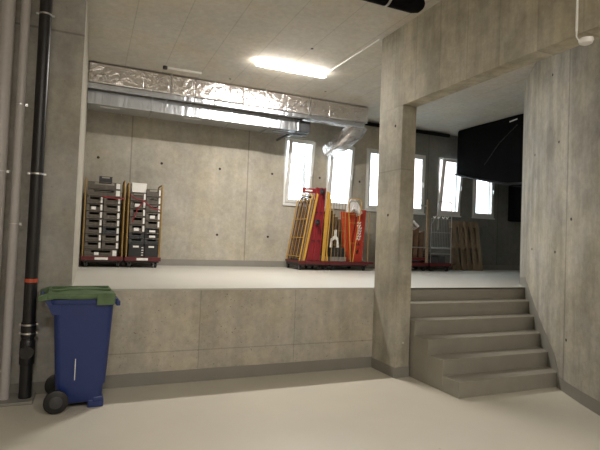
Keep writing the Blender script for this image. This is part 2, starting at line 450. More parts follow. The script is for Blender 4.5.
grey_pipe(-.80, .062, 'thick grey pipe at the left edge of the photo', (2.1,))
b = MB(); b.box(-1.6, -.41, 5.06, YP, 0, .03); struct('trim_3', b, M['skirt'], 'low grey plinth under the pipes', bevel=.006)

# ------------------------------------------------------------------ wheelie bin
B = thing('wheelie_bin', 'blue wheeled rubbish bin with green lid in front of the concrete pier', 'bin', (-.02, 5.03, 0), math.radians(3))
secs = [(.055,-.185,.155,.20,.04),(.075,-.20,.18,.215,.05),(.20,-.205,.19,.22,.05),(.22,-.215,.205,.225,.05),(.60,-.235,.225,.245,.055),(.98,-.262,.245,.268,.06)]
b = MB(); b.loft([rrect(x0,x1,-w,w,r,z) for z,x0,x1,w,r in secs])
b.build('bin_body', M['binblue'], B, smooth=True, angle=50)
b = MB(); b.loft([rrect(-.28,.27,-.285,.285,.05,.955), rrect(-.285,.275,-.29,.29,.05,.965), rrect(-.285,.275,-.29,.29,.05,.995), rrect(-.26,.23,-.275,.275,.05,1.0)])
b.build('rim', M['binblue'], B, smooth=True, angle=50)
# corner gussets under the handle end and the front lip comb
for s in (-1, 1):
    b = MB(); b.prism([(-.345,1.02),(-.20,1.02),(-.20,.86),(-.265,.86),(-.29,.92)], s*.255-.012, s*.255+.012, 'y')
    b.build('handle_bracket', M['binblue'], B, bevel=.003)
b = MB(); b.box(.26, .295, -.27, .27, .93, .975); b.build('lifting_lip', M['binblue'], B, bevel=.006)
b = MB(); b.tube([(-.355,-.26,1.0),(-.355,.26,1.0)], .016, 12); b.build('push_handle', M['binblue'], B, smooth=True)
b = MB(); b.box(.06, .195, -.212, .212, .0, .075); b.box(.10, .19, -.218, .218, .05, .10); b.build('foot', M['binblue'], B, bevel=.01)
b = MB(); b.tube([(-.20,-.27,.105),(-.20,.27,.105)], .011, 10); b.build('axle', M['steel'], B, smooth=True)
for s in (-1, 1):
    b = MB(); b.tube([(-.20,s*.245,.1),(-.20,s*.250,.1),(-.20,s*.285,.1),(-.20,s*.290,.1)], [.09,.10,.10,.092], 32)
    w = b.build('wheel', M['black'], B, smooth=True)
    c = MB(); c.tube([(-.20,s*.2895,.1),(-.20,s*.295,.1)], [.055,.045], 20); c.build('hub_cap', M['crate_dark'], w, smooth=True)
# lid
def dome(x, y):
    u = (x+.31)/.62; v = abs(y)/.30
    return 1.045 + .022*(1-v**2)*math.sin(PI*min(max(u,0),1)) + .006*math.sin(11*x+2)*math.cos(9*y)
b = MB(); nx, ny = 22, 14; g = []
for i in range(nx+1):
    row = []
    for j in range(ny+1):
        x = -.31+.545*i/nx; y = -.305+.61*j/ny
        row.append(b.bm.verts.new((x, y, dome(x, y))))
    g.append(row)
for i in range(nx):
    for j in range(ny): b.bm.faces.new([g[i][j], g[i+1][j], g[i+1][j+1], g[i][j+1]])
o = b.build('lid', M['bingreen'], B, smooth=True, angle=60)
so = o.modifiers.new('thick', 'SOLIDIFY'); so.thickness = .045; so.offset = -1
bv = o.modifiers.new('bevel', 'BEVEL'); bv.width = .01; bv.segments = 2; bv.limit_method = 'ANGLE'
b = MB()
for s in (-1, 1): b.box(.09, .24, s*.309-.006, s*.309+.006, .945, 1.05)
b.box(.234, .246, -.31, .31, .965, 1.045); fl = b.build('lid_flap', M['bingreen'], o, bevel=.004)
for s in (-1, 1):
    c = MB(); c.prism([(-.38,.985),(-.38,1.03),(-.30,1.055),(-.22,1.055),(-.26,1.0)], s*.27-.03, s*.27+.03, 'y'); c.build('lid_hinge', M['bingreen'], o, bevel=.005)
for y in (-.12, .12):
    c = MB(); c.box(-.28, .22, y-.02, y+.02, 1.055, 1.074); c.build('lid_rib', M['bingreen'], o, bevel=.006)
b = MB(); b.box(-.062, -.055, -.2395, -.228, .27, .46); b.build('white_streak', M['paper'], B)  # thin white upright streak on the bin side

# ------------------------------------------------------------------ ducts
D1 = thing('air_duct', 'foil wrapped rectangular duct hung under the ceiling, upper of the two', 'duct', (LX, 8.2, 3.94))
segs = [0, .83, 1.66, 2.5, 3.34, 4.2, 5.06]
for a, c in zip(segs[:-1], segs[1:]):
    e = random.uniform(-.006, .006)
    b = MB(); b.box(a+.002, c+.012, e, .55+e, -.0+e, .318+e)
    b.build('foil_section', M['foil'], D1, bevel=.02, smooth=True)
for x in (1.27, 2.93, 3.8):
    b = MB(); b.box(x-.012, x+.012, -.012, .56, -.012, -.004); b.box(x-.012, x+.012, -.014, -.007, -.012, CE-3.94)
    b.build('hanger_strap', M['steel'], D1)
for k in range(26):
    x = .08+k*.19+random.uniform(-.05,.05); z = .07+random.uniform(0,.16)
    b = MB(); b.tube([(x,-.004,z),(x,-.016,z)], .014, 8); b.build('insulation_pin', M['steel'], D1)
# branch wrapped in foil dropping to the wall
b = MB()
path = [(4.86,8.42,3.97),(4.82,8.5,3.86),(4.74,8.62,3.74),(4.66,8.78,3.62),(4.6,8.95,3.55),(4.58,9.12,3.50)]
rings = []
for i, p in enumerate(path):
    p = Vector(p); tt = (Vector(path[min(i+1,5)])-Vector(path[max(i-1,0)])).normalized()
    sx = Vector((1,.15,0)); sx = (sx-tt*sx.dot(tt)).normalized(); sy = tt.cross(sx)
    k = 1+.07*(i % 2)
    rings.append([p + sx*math.copysign(min(abs(math.cos(a))*1.3,1),math.cos(a))*.17*k + sy*math.copysign(min(abs(math.sin(a))*1.3,1),math.sin(a))*.12*k - Vector((LX,8.2,3.94)) for a in [2*PI*q/20+.15 for q in range(20)]])
b.loft(rings); b.build('foil_elbow', M['foil'], D1, smooth=True, angle=60)
D2 = thing('air_duct', 'bare sheet metal duct hung below the foil wrapped duct', 'duct', (LX, 8.42, 3.655))
seg2 = [0, 1.0, 2.37, 3.1, 3.68]
for i, (a, c) in enumerate(zip(seg2[:-1], seg2[1:])):
    b = MB(); b.box(a+.004, c-.004, 0, .5, 0, .21); b.build('duct_section', M['galv'], D2, bevel=.004)
for x in seg2[1:]:
    b = MB(); b.box(x-.014, x+.014, -.022, .52, -.02, 0); b.box(x-.014, x+.014, -.022, 0, -.02, .23); b.box(x-.014, x+.014, -.022, .52, .21, .23)
    b.build('flange', M['galv'], D2)
for x in (.35, 1.7):
    b = MB(); b.box(x-.15, x+.15, .12, .17, -.008, -.0005); b.build('pale_bar', M['whiteframe'], D2)  # flat white bars under the lower duct
b = MB(); b.prism([(0,0),(.5,0),(.5,.21),(0,.21)], 3.695, 3.93, 'x'); b.build('end_boot', M['crate_dark'], D2, bevel=.01)
b = MB(); b.box(3.55, 3.58, .2, .84, -.055, -.02); b.box(3.2, 3.9, .1, .13, -.055, -.02); b.build('support_bracket', M['crate_dark'], D2)
for x in (.55, 2.6):
    b = MB(); b.tube([(x,.53,-.02),(x,.53,CE-3.658)], .006, 6); b.build('threaded_rod', M['steel'], D2)
b = MB(); b.box(.002, 5.0, .012, .10, -.075, -.012); b.build('support_rail', M['galv'], D1)
# black pipe under the ceiling by the rear wall
b = MB(); b.tube([(4.95,9.16,4.205),(7.75,9.16,4.205)], .042, 14)
tag(b.build('insulated_pipe', M['blackwrap'], smooth=True, origin=(4.95,9.16,4.205)), 'thin black pipe along the ceiling above the windows', 'pipe')
# big black wrapped duct over the right of the platform
BD = thing('black_duct', 'big black wrapped duct hanging from the ceiling right of the pillar', 'duct', (7.7, 7.2, 2.8))
b = MB()
rings = []
for Y, z0, z1, dx in [(8.86,3.26,4.22,.06),(8.80,3.20,4.265,0),(8.3,3.08,4.268,-.01),(7.8,2.96,4.268,.0),(7.32,2.85,4.268,0),(6.9,2.80,4.268,.02),(6.2,2.78,4.268,.05),(5.6,2.78,4.268,.05)]:
    r = .07; x0 = 7.7+dx; x1 = 9.2
    cs = []
    for cx, cz, a0 in ((x1-r,z1-r,0),(x0+r,z1-r,90),(x0+r,z0+r,180),(x1-r,z0+r,270)):
        for k in range(5):
            a = math.radians(a0+90*k/4); cs.append((cx+r*math.cos(a)-7.7, Y-7.2, cz+r*math.sin(a)-2.8))
    rings.append(cs)
b.loft(rings); b.build('wrapped_body', M['blackwrap'], BD, smooth=True, angle=50)
b = MB(); b.tube([(-.02,1.62,.44),(-.02,.6,.19),(-.015,.12,.09),(0,-.9,.03)], .02, 8); b.build('edge_band', M['black'], BD, smooth=True)
b = MB(); b.tube([(.0,.75,.55),(-.01,.35,.95),(.0,-.1,1.25)], .009, 6); b.build('wrap_fold', M['black'], BD, smooth=True)
b = MB(); b.box(2.12, 3.6, 1.0, 2.095, -.53, 1.4); b.build('lower_box', M['blackwrap'], BD, bevel=.03)
b = MB(); b.tube([(-.03,-.12,1.36),(-.03,.06,1.34)], .012, 8); b.build('white_tube_end', M['white'], BD, smooth=True)

# black pipe at top, beside the beam
BP = thing('black_pipe', 'black wrapped pipe ending beside the concrete beam at the top edge', 'pipe', (1.3, 4.16, 4.13))
b = MB(); b.tube([(0,0,0),(1.70,0,0),(1.77,0,0),(1.81,0,0)], [.10,.10,.085,.05], 24); b.build('wrap', M['blackwrap'], BP, smooth=True)
b = MB(); b.tube([(1.36,0,0),(1.385,0,0)], .105, 24); b.tube([(1.37,0,.09),(1.37,0,.139)], .008, 6); b.build('clamp', M['steel'], BP, smooth=True)

# ------------------------------------------------------------------ lamps
def tube_lamp(x, y, label, mat, power, rot=0, L_=1.15):
    t_ = thing('ceiling_lamp', label, 'lamp', (x, y, CE), rot)
    b = MB(); b.box(-L_/2, L_/2, -.042, .042, -.022, 0)
    b.build('lamp_housing', M['white'], t_)
    b = MB()
    rings = []
    for q, s in ((-L_/2,.6),(-L_/2+.02,.95),(-L_/2+.06,1),(L_/2-.06,1),(L_/2-.02,.95),(L_/2,.6)):
        rings.append([(q, .055*s*math.cos(a), -.050+.030*s*math.sin(a)) for a in [2*PI*k/20 for k in range(20)]])
    b.loft(rings); b.build('lamp_diffuser', mat, t_, smooth=True)
    ld = bpy.data.lights.new('tube_light', 'AREA'); ld.shape = 'RECTANGLE'; ld.size = L_-.08; ld.size_y = .09; ld.energy = power; ld.color = (1, .945, .885)
    lo = bpy.data.objects.new('tube_light', ld); COL.objects.link(lo); lo.parent = t_; lo.location = (0, 0, -.083)
    return t_
tube_lamp(2.745, 6.90, 'lit tube lamp on the ceiling above the platform', M['lamp'], 95)
b = MB(); b.tube([(3.335,6.86,CE-.0112),(3.35,5.365,CE-.0112)], .011, 10)
tag(b.build('cable_conduit', M['white'], smooth=True, origin=(3.335,6.86,CE-.014)), 'thin white conduit from the lit lamp to the pillar top', 'conduit')
cb = thing('ceiling_bar', 'short white bar with a dark end on the ceiling above the foil duct', 'fixture', (.95, 7.88, CE))
b = MB(); b.box(.06, .60, -.015, .015, -.03, 0); b.build('bar', M['white'], cb, bevel=.004)
b = MB(); b.tube([(.02,0,-.045),(.02,0,0)], .035, 14); b.build('dark_head', M['crate_dark'], cb, smooth=True)
# unseen hall lamps behind the camera, standing in for light on wall and bin
tube_lamp(2.3, -1.4, 'unseen tube lamp on the hall ceiling before the stairs', M['lamp2'], 78)
tube_lamp(-.3, -1.4, 'unseen tube lamp on the hall ceiling before the pipes', M['lamp2'], 78)
# drilled marks
for x, y in [(3.75,7.75),(2.05,7.95),(2.72,6.1)]:
    b = MB(); b.tube([(x,y,CE-.003),(x,y,CE+.001)], .02, 12); b.build('drill_mark', M['hole'], bpy.data.objects['ceiling'])
# detector under the beam
SD = thing('smoke_detector', 'round white detector hanging by a conduit at the beam edge', 'detector', (3.37, 2.56, 3.205))
b = MB(); b.tube([(0,0,.09),(0,0,CE-3.21)], .009, 10); b.build('conduit', M['white'], SD, smooth=True)
b = MB(); b.tube([(0,0,.10),(0,0,.045),(0,-.02,.012),(.0,-.045,.0),(0,-.07,0)], .006, 8); b.build('cable', M['white'], SD, smooth=True)
b = MB(); b.tube([(0,-.08,.005),(0,-.08,.0),(0,-.08,-.015),(0,-.08,-.035),(0,-.08,-.045)], [.036,.05,.052,.044,.024], 24); b.build('detector_head', M['white'], SD, smooth=True)

# ------------------------------------------------------------------ roll containers
def caster(par, x, y, flip=None, s=1.0):
    """swivel caster hung from the deck underside; fork with a wheel child"""
    b = MB(); b.box(-.022, .022, -.03, .03, .088, .112); b.box(-.024, -.019, -.02, .03, .03, .09); b.box(.019, .024, -.02, .03, .03, .09)
    f = b.build('caster', M['caster'], par); f.location = (x, y, 0)
    c = MB(); c.tube([(-.017,.008,.045),(.017,.008,.045)], .045, 18); c.build('wheel', M['black'], f, smooth=True)
    return f
def deck(par, w, d, z0=.112, z1=.175, mat=None):
    b = MB(); b.box(-w/2, w/2, 0, d, z0+.02, z1)
    b.box(-w/2-.008, w/2+.008, -.008, .02, z0, z1+.006); b.box(-w/2-.008, w/2+.008, d-.02, d+.008, z0, z1+.006)
    dk = b.build('base_deck', mat or M['redbase'], par, bevel=.004)
    q = MB(); q.box(-w/2+.02, w/2-.02, .03, d-.03, .085, z0+.019); q.build('underframe', M['crate_black'], par)
    for x in (-w/2+.07, w/2-.07):
        for y in (.06, d-.06): caster(par, x, y)
    return dk
def side_frame(par, x, d, h, mat, z0=.175, bars=3, lean=0, rungs=4):
    b = MB(); r = .013
    top = []
    for k in range(9):
        a = PI*k/8
        top.append((x+lean, d/2-(d/2-.03)*math.cos(a) if False else (.03 if k==0 else d-.03 if k==8 else .03+.09*(1-math.cos(min(a,PI/2))) if k<4 else d-.03-.09*(1-math.cos(min(PI-a,PI/2))) if k>4 else d/2), h-.09+.09*math.sin(min(a,PI-a)*1.0)))
    b.tube([(x,.03,z0),(x+lean*.9,.03,h-.1)] + top + [(x+lean*.9,d-.03,h-.1),(x,d-.03,z0)], r, 8)
    for k in range(rungs):
        z = z0+.08+(h-z0-.2)*k/(rungs-1); xx = x+lean*(z-z0)/(h-z0)
        b.tube([(xx,.03,z),(xx,d-.03,z)], .006, 6)
    for k in range(1, bars+1):
        y = .03+(d-.06)*k/(bars+1); b.tube([(x,y,z0+.05),(x+lean,y,h-.04)], .005, 6)
    return b.build('side_frame', mat, par, smooth=True)

def crate(name, x, y, z, w, d, h, mat, label, group, striplab=True, tagw=0):
    c = thing(name, label, 'crate', (x, y, z), 0, group)
    th = .008
    b = MB()
    b.box(0, w, 0, d, 0, .01)
    b.box(0, w, d-th, d, .01, h*.93); b.box(0, th, th, d-th, .01, h*.93); b.box(w-th, w, th, d-th, .01, h*.93)
    b.box(0, w, .004, .004+th, .01, h*.52)                         # front wall with a hand slot above
    b.box(0, w*.2, .004, .004+th, h*.52, h*.93); b.box(w*.8, w, .004, .004+th, h*.52, h*.93)
    b.box(-.003, w+.003, -.006, .006, h*.86, h*.94)
    n = max(3, int(w/.06))
    for k in range(n+1): b.box(w*k/n-.004 if k else 0, w*k/n+.004 if k < n else w, -.005, .004, .01, h*.5)
    b.box(0, w, -.002, .004, h*.28, h*.34)
    b.build('crate_body', mat, c)
    if striplab:
        q = MB(); q.box(w*.86, w*.985, -.006, -.003, h*.10, h*.90); q.build('label_strip', M['paper'], c)
    if tagw:
        q = MB(); q.box(w*.30, w*.30+tagw, -.0065, -.003, h*.18, h*.58); q.build('paper_label', M['paper'], c)
    return c

def place_cart(name, label, x0, x1, d, h, mat, y=8.62, bars=3):
    w = x1-x0
    c = thing(name, label, 'roll cart', ((x0+x1)/2, y, H)); deck(c, w, d)
    q = MB(); q.box(-w*.18, w*.14, -.0105, -.008, .125, .165); q.build('name_strip', M['paper'], c)
    side_frame(c, -w/2+.014, d, h, mat, bars=bars); side_frame(c, w/2-.014, d, h, mat, bars=bars)
    b = MB()                                                         # rear grid panel
    for k in range(5):
        z = .22+(h-.4)*k/4; b.tube([(-w/2+.014,d-.02,z),(w/2-.014,d-.02,z)], .006, 6)
    for k in range(1, 6):
        x = -w/2+w*k/6; b.tube([(x,d-.02,.19),(x,d-.02,h-.18)], .005, 6)
    b.build('rear_grid', mat, c, smooth=True)
    return c
ORD = ['lowest', 'second from the bottom', 'third from the bottom', 'fourth from the bottom', 'fifth from the bottom', 'sixth from the bottom', 'seventh from the bottom', 'eighth from the bottom', 'ninth from the bottom']
YC = 8.58
place_cart('roll_cart', 'tall roll cart full of grey crates against the left side wall', -.115, .515, .62, 1.46, M['dullyellow'], YC)
place_cart('roll_cart', 'roll cart with black bins and a white box, second from the left wall', .555, 1.125, .62, 1.43, M['dullyellow'], YC)
zb = H+.176
G = 'grey crates on the cart by the left wall'
for r_ in range(8):
    z = zb+r_*.1245
    if r_ == 0:
        crate('plastic_crate', -.075, YC+.03, z, .50, .5, .121, M['crate'], 'wide grey crate at the bottom of the leftmost cart', G, True, .07)
        continue
    crate('plastic_crate', -.075, YC+.03, z, .245, .5, .121, M['crate'],
          'grey plastic crate in the left column of the leftmost cart, %s' % ORD[r_], G, True, .07 if r_ == 6 else 0)
    crate('plastic_crate', .185, YC+.03, z, .255, .5, .121, M['crate_dark'] if r_ == 3 else M['crate'],
          ('dark ' if r_ == 3 else '') + 'grey plastic crate in the right column of the leftmost cart, %s' % ORD[r_], G)
z = zb+8*.1245
crate('plastic_crate', -.07, YC+.03, z, .505, .5, .118, M['crate'], 'wide grey slatted crate, second from the top of the leftmost cart', G)
crate('plastic_crate', -.07, YC+.03, z+.12, .505, .5, .118, M['crate'], 'wide grey slatted crate, large topmost one on the leftmost cart', G)
crate('plastic_crate', .10, YC+.10, z+.24, .20, .3, .10, M['crate_dark'], 'small dark crate perched on top of the leftmost cart', G, False)
G = 'crates on the cart with the black bins'
def column(x, w, items, side):
    z = zb
    cnt = 0
    for kind, hh in items:
        if kind == 'bin':
            c = thing('storage_bin', 'big black storage bin at the foot of the %s column, second cart from the left' % side, 'bin', (x, YC+.03, z), 0, 'black bins on the second cart')
            b = MB(); b.loft([rrect(0,w,0,.5,.02,0), rrect(0,w,0,.5,.02,hh-.02), rrect(-.004,w+.004,-.004,.504,.02,hh-.02), rrect(-.004,w+.004,-.004,.504,.02,hh-.004)])
            b.build('bin_shell', M['crate_black'], c, smooth=True)
            q = MB(); q.box(w*.3, w*.68, -.008, -.005, hh-.065, hh-.035); q.build('paper_label', M['paper'], c)
            if side == 'left':
                for k in range(4):
                    q = MB(); q.box(w*.86, w*1.0, -.008, -.0045, .03+k*.042, .045+k*.042); q.build('white_dash', M['paper'], c)
        elif kind == 'tray':
            cnt += 1
            crate('black_tray', x, YC+.03, z, w, .5, hh-.004, M['crate_black'], 'shallow black tray in the %s column of the second cart, %s one' % (side, ['lower','upper'][cnt-1]), G, False, .10)
        elif kind == 'dark':
            crate('plastic_crate', x, YC+.03, z, w, .5, hh-.004, M['crate_dark'], 'low dark crate above the %s black bin of the second cart, %s one' % (side, 'upper' if z > zb+.28 else 'lower'), G, False)
        elif kind == 'crate':
            cnt += 1
            crate('plastic_crate', x, YC+.03, z, w, .5, hh-.004, M['crate'], 'brown grey crate, second cart from the left, %s column, %s such crate' % (side, (['lowest','second','third','fourth','fifth','sixth','seventh'][cnt-1 if side=='left' else cnt-3])), G, True, .08 if cnt in (1,4) and side=='left' or cnt == 4 else 0)
        z += hh
    return z
z = column(.60, .245, [('bin',.23),('dark',.095),('dark',.095)]+[('crate',.136)]*5, 'left')
wb = thing('cardboard_box', 'white box on top of the crates on the second cart', 'box', (.615, YC+.05, z))
b = MB(); b.box(0, .235, 0, .35, 0, .15); b.build('box_body', M['paper'], wb, bevel=.004)
b = MB(); b.box(-.003, .238, -.003, .353, .135, .158); b.build('box_lid', M['paper'], wb, bevel=.003)
column(.855, .235, [('bin',.23),('dark',.095),('tray',.09),('tray',.09)]+[('crate',.135)]*5, 'right')
b = MB(); b.tube([(.15,YC-.012,H+1.165),(.28,YC-.014,H+1.15),(.40,YC-.014,H+1.145),(.505,YC-.012,H+1.155)], .012, 6, rx=.003)
tag(b.build('tie_strap', M['red'], smooth=True, origin=(.3,YC-.012,H+1.15)), 'red strap across the crates of the leftmost cart', 'strap')
b = MB(); b.tube([(.59,YC-.012,H+1.22),(.68,YC-.012,H+1.16),(.80,YC-.012,H+1.14),(.95,YC-.012,H+1.02),(1.09,YC-.012,H+.99)], .010, 6, rx=.003)
b.tube([(.82,YC-.013,H+1.14),(.72,YC-.013,H+1.0),(.66,YC-.013,H+.83),(.64,YC-.013,H+.76)], .009, 6, rx=.003)
tag(b.build('tie_strap', M['red'], smooth=True, origin=(.8,YC-.012,H+1.0)), 'red strap crossing the crates under the white box', 'strap')

# ---- leaning group left of the pillar. Local frame: x along the row, tilt shears the upright panels to the right
YG = 8.42
TL = .165     # lean per metre
def leg(b, x, z0, z1, y, r=.012, k=TL): b.tube([(x,y,z0),(x+(z1-z0)*k,y,z1)], r, 8)
def grid_panel(par, x, w, z0, z1, y, mat, k=TL, nv=4, nh=4, r=.012, name='grid_frame'):
    b = MB()
    h = z1-z0; top = []
    for q in range(7):
        a = PI*q/6; top.append((x+w/2-(w/2)*math.cos(a) + (h-.05+.05*math.sin(a))*k, y, z0+h-.05+.05*math.sin(a)))
    b.tube([(x,y,z0)] + top + [(x+w,y,z0)], r, 8)
    for i in range(1, nv+1):
        xx = x+w*i/(nv+1); b.tube([(xx,y,z0),(xx+(h-.02)*k,y,z1-.02)], r*.45, 6)
    for i in range(nh):
        z = z0+.03+(h-.2)*i/(nh-1); b.tube([(x+(z-z0)*k,y,z),(x+w+(z-z0)*k,y,z)], r*.5, 6)
    return b.build(name, mat, par, smooth=True)
c1 = thing('nested_roll_cart', 'nested yellow roll carts leaning together below the leftmost window', 'roll cart', (3.73, YG, H))
b = MB(); b.box(-.072, .07, 0, .72, .132, .175); b.box(-.075, .072, -.008, .02, .112, .181)
b.build('base_deck', M['redbase'], c1, bevel=.004)
b = MB(); b.box(-.06, .07, .03, .69, .085, .131); b.build('underframe', M['crate_black'], c1)
for y in (.06, .66): caster(c1, -.03, y)
for i, (x, mt_, h_, n_) in enumerate([(-.06,'yellow',1.47,3),(-.035,'brownmat',1.44,9),(-.01,'dullyellow',1.45,3),(.015,'brownmat',1.42,9),(.04,'dullyellow',1.43,3)]):
    side_frame(c1, x, .72-.03*i, h_, M[mt_], bars=n_, lean=.22)
b = MB(); b.prism([(.0,.182),(.045,.182),(.045+.24,1.46),(.0+.25,1.49)], .0, .02, 'y'); b.build('flat_side_bar', M['yellow'], c1, bevel=.004)
c2 = thing('folded_roll_cart', 'roll cart folded with its red base turned upright showing two casters', 'roll cart', (4.05, YG, H))
b = MB(); b.box(-.244, .25, 0, .72, .132, .175); b.box(-.244, .25, -.008, .02, .112, .181); b.build('base_deck', M['redbase'], c2, bevel=.004)
b = MB(); b.box(-.244, .245, .03, .69, .085, .131); b.build('underframe', M['crate_black'], c2)
for x in (.05, .19):
    for y in (.06, .66): caster(c2, x, y)
pz0, pz1 = .182, 1.60
b = MB(); b.prism([(-.235,pz0),(.06,pz0),(.14,pz1),(-.07,pz1)], .05, .09, 'y')
up = b.build('upright_base', M['red'], c2, bevel=.006)
for x0, x1, w_ in ((-.235,-.07,.045), (-.10,.03,.04), (.02,.11,.03)):
    q = MB(); q.prism([(x0,pz0),(x0+w_,pz0),(x1+w_*.8,pz1),(x1,pz1)], .03, .05, 'y'); q.build('base_rail', M['red'], up)
for x0, x1, z in ((-.15,.10,.55), (-.10,.12,1.10)):
    q = MB(); q.box(x0, x1, .035, .05, z, z+.03); q.build('base_rail', M['redbase'], up)
for zz, xx in ((1.53, .035), (.93, -.045)):
    f = MB(); f.box(xx-.035, xx+.035, -.0, .03, zz-.045, zz+.045); f.tube([(xx,-.0,zz),(xx,-.03,zz)], .02, 12)
    ff = f.build('caster', M['crate_dark'], up)
    w_ = MB(); w_.tube([(xx-.018,-.045,zz-.01),(xx+.018,-.045,zz-.01)], .05, 18); w_.build('wheel', M['black'], ff, smooth=True)
    w_ = MB(); w_.tube([(xx-.021,-.045,zz-.01),(xx+.021,-.045,zz-.01)], .018, 12); w_.build('hub_cap', M['steel'], ff, smooth=True)
b = MB(); b.box(-.33, -.06, .10, .13, 1.49, 1.58); b.build('red_crossbar', M['red'], c2, bevel=.005)
q = MB(); q.box(-.28, -.13, .094, .0995, 1.52, 1.55); q.build('white_sticker', M['paper'], c2)
b = MB(); b.prism([(.075,.182),(.14,.182),(.23,1.50),(.145,1.54)], .0, .022, 'y'); b.build('flat_side_bar', M['yellow'], c2, bevel=.004)
b = MB(); b.tube([(.18,.02,.182),(.23,.02,1.0),(.24,.02,1.40)], .012, 8); b.tube([(.215,.02,.182),(.255,.4,1.40)], .012, 8); b.build('side_tube', M['yellow'], c2, smooth=True)
# ---- cart with orange panels
c3 = thing('roll_cart', 'roll cart loaded with orange panels beside the pillar', 'roll cart', (4.74, YG, H))
deck(c3, .86, .70)
b = MB(); b.box(.44, .56, 0, .7, .132, .175); b.build('deck_extension', M['redbase'], c3)
def arch(b, x0, x1, z0, z1, y, dx0=0, dx1=0, r=.008):
    b.tube([(x0,y,z0),(x0+dx0,y,z1-.04),(x0+dx0+.03,y,z1),(x1+dx1-.03,y,z1),(x1+dx1,y,z1-.04),(x1,y,z0)], r, 8)
b = MB(); arch(b, -.41, -.10, .178, 1.45, .01, .03, -.03)
for z in (.5, .78, 1.05): b.tube([(-.40,.012,z),(-.12,.012,z)], .004, 6)
for x in (-.33, -.26, -.19): b.tube([(x,.012,.178),(x,.012,1.43)], .003, 6)
b.build('front_frame', M['dullyellow'], c3, smooth=True)
b = MB(); b.tube([(.02,-.005,.178),(-.07,-.005,1.38),(-.04,-.005,1.43),(.20,-.005,1.43),(.24,-.005,1.38),(.07,-.005,.178)], .009, 8)
for z in (.55, .95, 1.12):
    s_ = (z-.178)/1.12; b.tube([(.02-.09*s_,-.005,z),(.07+.17*s_,-.005,z)], .004, 6)
b.build('tapered_frame', M['yellow'], c3, smooth=True)
b = MB(); arch(b, .20, .43, .178, 1.34, .3, 0, 0); b.tube([(.43,.02,.178),(.43,.02,1.2)], .01, 8); b.build('side_frame', M['dullyellow'], c3, smooth=True)
# things in it
def local(name, mb, mat, label, cat, origin, group=None, **k):
    o = mb.build(name, mat, origin=origin, **k); return tag(o, label, cat, group)
OX, OZ = 4.74, H+.178
b = MB(); b.prism([(OX-.03,OZ),(OX+.07,OZ),(OX+.20,OZ+.98),(OX-.13,OZ+1.0)], YG+.14, YG+.21, 'y')
for k in range(3):
    b.prism([(OX-.01+k*.03,OZ+.02),(OX+.0+k*.03,OZ+.02),(OX-.05+k*.10,OZ+.97),(OX-.07+k*.10,OZ+.97)], YG+.13, YG+.14, 'y')
local('orange_panel', b, M['orange'], 'tapered orange panel standing behind the V shaped yellow frame', 'panel', (OX, YG+.06, OZ), bevel=.006)
ob = thing('red_board', 'orange red board with white scribbled marks and a dark oval hole, next to the pillar', 'board', (OX+.10, YG+.10, OZ))
Mh = []
b = MB()
# board with an oval hole built as a ring of quads, leaning right
k_ = .06; bw_, bh_ = .245, 1.05; hx, hz, ra, rb_ = .12, .20, .030, .050
outer_ = []; inner_ = []
for q in range(32):
    a = 2*PI*q/32
    inner_.append((hx+ra*math.cos(a), hz+rb_*math.sin(a)))
    ca, sa = math.cos(a), math.sin(a)
    tmx = min(((bw_-hx)/ca if ca > 1e-6 else 9, (-hx)/ca if ca < -1e-6 else 9, (.42-hz)/sa if sa > 1e-6 else 9, (-hz)/sa if sa < -1e-6 else 9))
    outer_.append((hx+ca*tmx, hz+sa*tmx))
def S(p, y): return (p[0]+p[1]*k_, y, p[1])
for y in (0, .02):
    I = [b.bm.verts.new(S(p, y)) for p in inner_]; O = [b.bm.verts.new(S(p, y)) for p in outer_]
    for q in range(32): b.bm.faces.new([I[q], I[(q+1)%32], O[(q+1)%32], O[q]])
    Mh.append((I, O))
for q in range(32):
    b.bm.faces.new([Mh[0][0][q], Mh[0][0][(q+1)%32], Mh[1][0][(q+1)%32], Mh[1][0][q]])
    b.bm.faces.new([Mh[0][1][q], Mh[0][1][(q+1)%32], Mh[1][1][(q+1)%32], Mh[1][1][q]])
b.prism([(.42*k_,.4201),(bw_+.42*k_,.4201),(bw_+bh_*k_,bh_),(.08+bh_*k_,bh_)], 0, .02, 'y')
b.build('board_panel', M['orangered'], ob)
random.seed(3)
for k in range(7):
    z = .44+k*.055; x = .06+random.uniform(0,.05)+z*k_
    q = MB(); q.tube([(x,-.002,z),(x+.03,-.002,z+.035),(x+.05,-.002,z-.005),(x+.085,-.002,z+.03)], .013, 5, rx=.002); q.build('white_mark', M['paper'], ob)
q = MB(); q.box(.07, .19, -.003, -.0005, .33, .345); q.box(.09, .11, -.003, -.0005, .35, .385); q.box(.14,.16,-.003,-.0005,.35,.385); q.build('dark_mark', M['black'], ob)
# crumpled white film on top
b = MB(); random.seed(5)
pts = [(-.10,.98),(-.06,1.16),(.03,1.25),(.11,1.26),(.19,1.14),(.27,.98),(.22,.93),(.13,1.04),(.06,1.06),(0,.99)]
b.prism([(OX+x, OZ+z) for x, z in pts], YG+.025, YG+.075, 'y')
bmesh.ops.triangulate(b.bm, faces=b.bm.faces); bmesh.ops.subdivide_edges(b.bm, edges=b.bm.edges, cuts=2)
for v in b.bm.verts: v.co += Vector((random.uniform(-.008,.008), random.uniform(-.012,.012), random.uniform(-.008,.008)))
local('plastic_film', b, M['foilbag'], 'crumpled white and red sheeting draped over the orange panel', 'sheeting', (OX, YG+.14, OZ), smooth=True)
b = MB(); b.prism([(OX-.05,OZ+1.0),(OX+.0,OZ+1.12),(OX+.12,OZ+1.0),(OX+.24,OZ+.83),(OX+.21,OZ+.80),(OX+.10,OZ+.95)], YG+.075+.03, YG+.13, 'y')
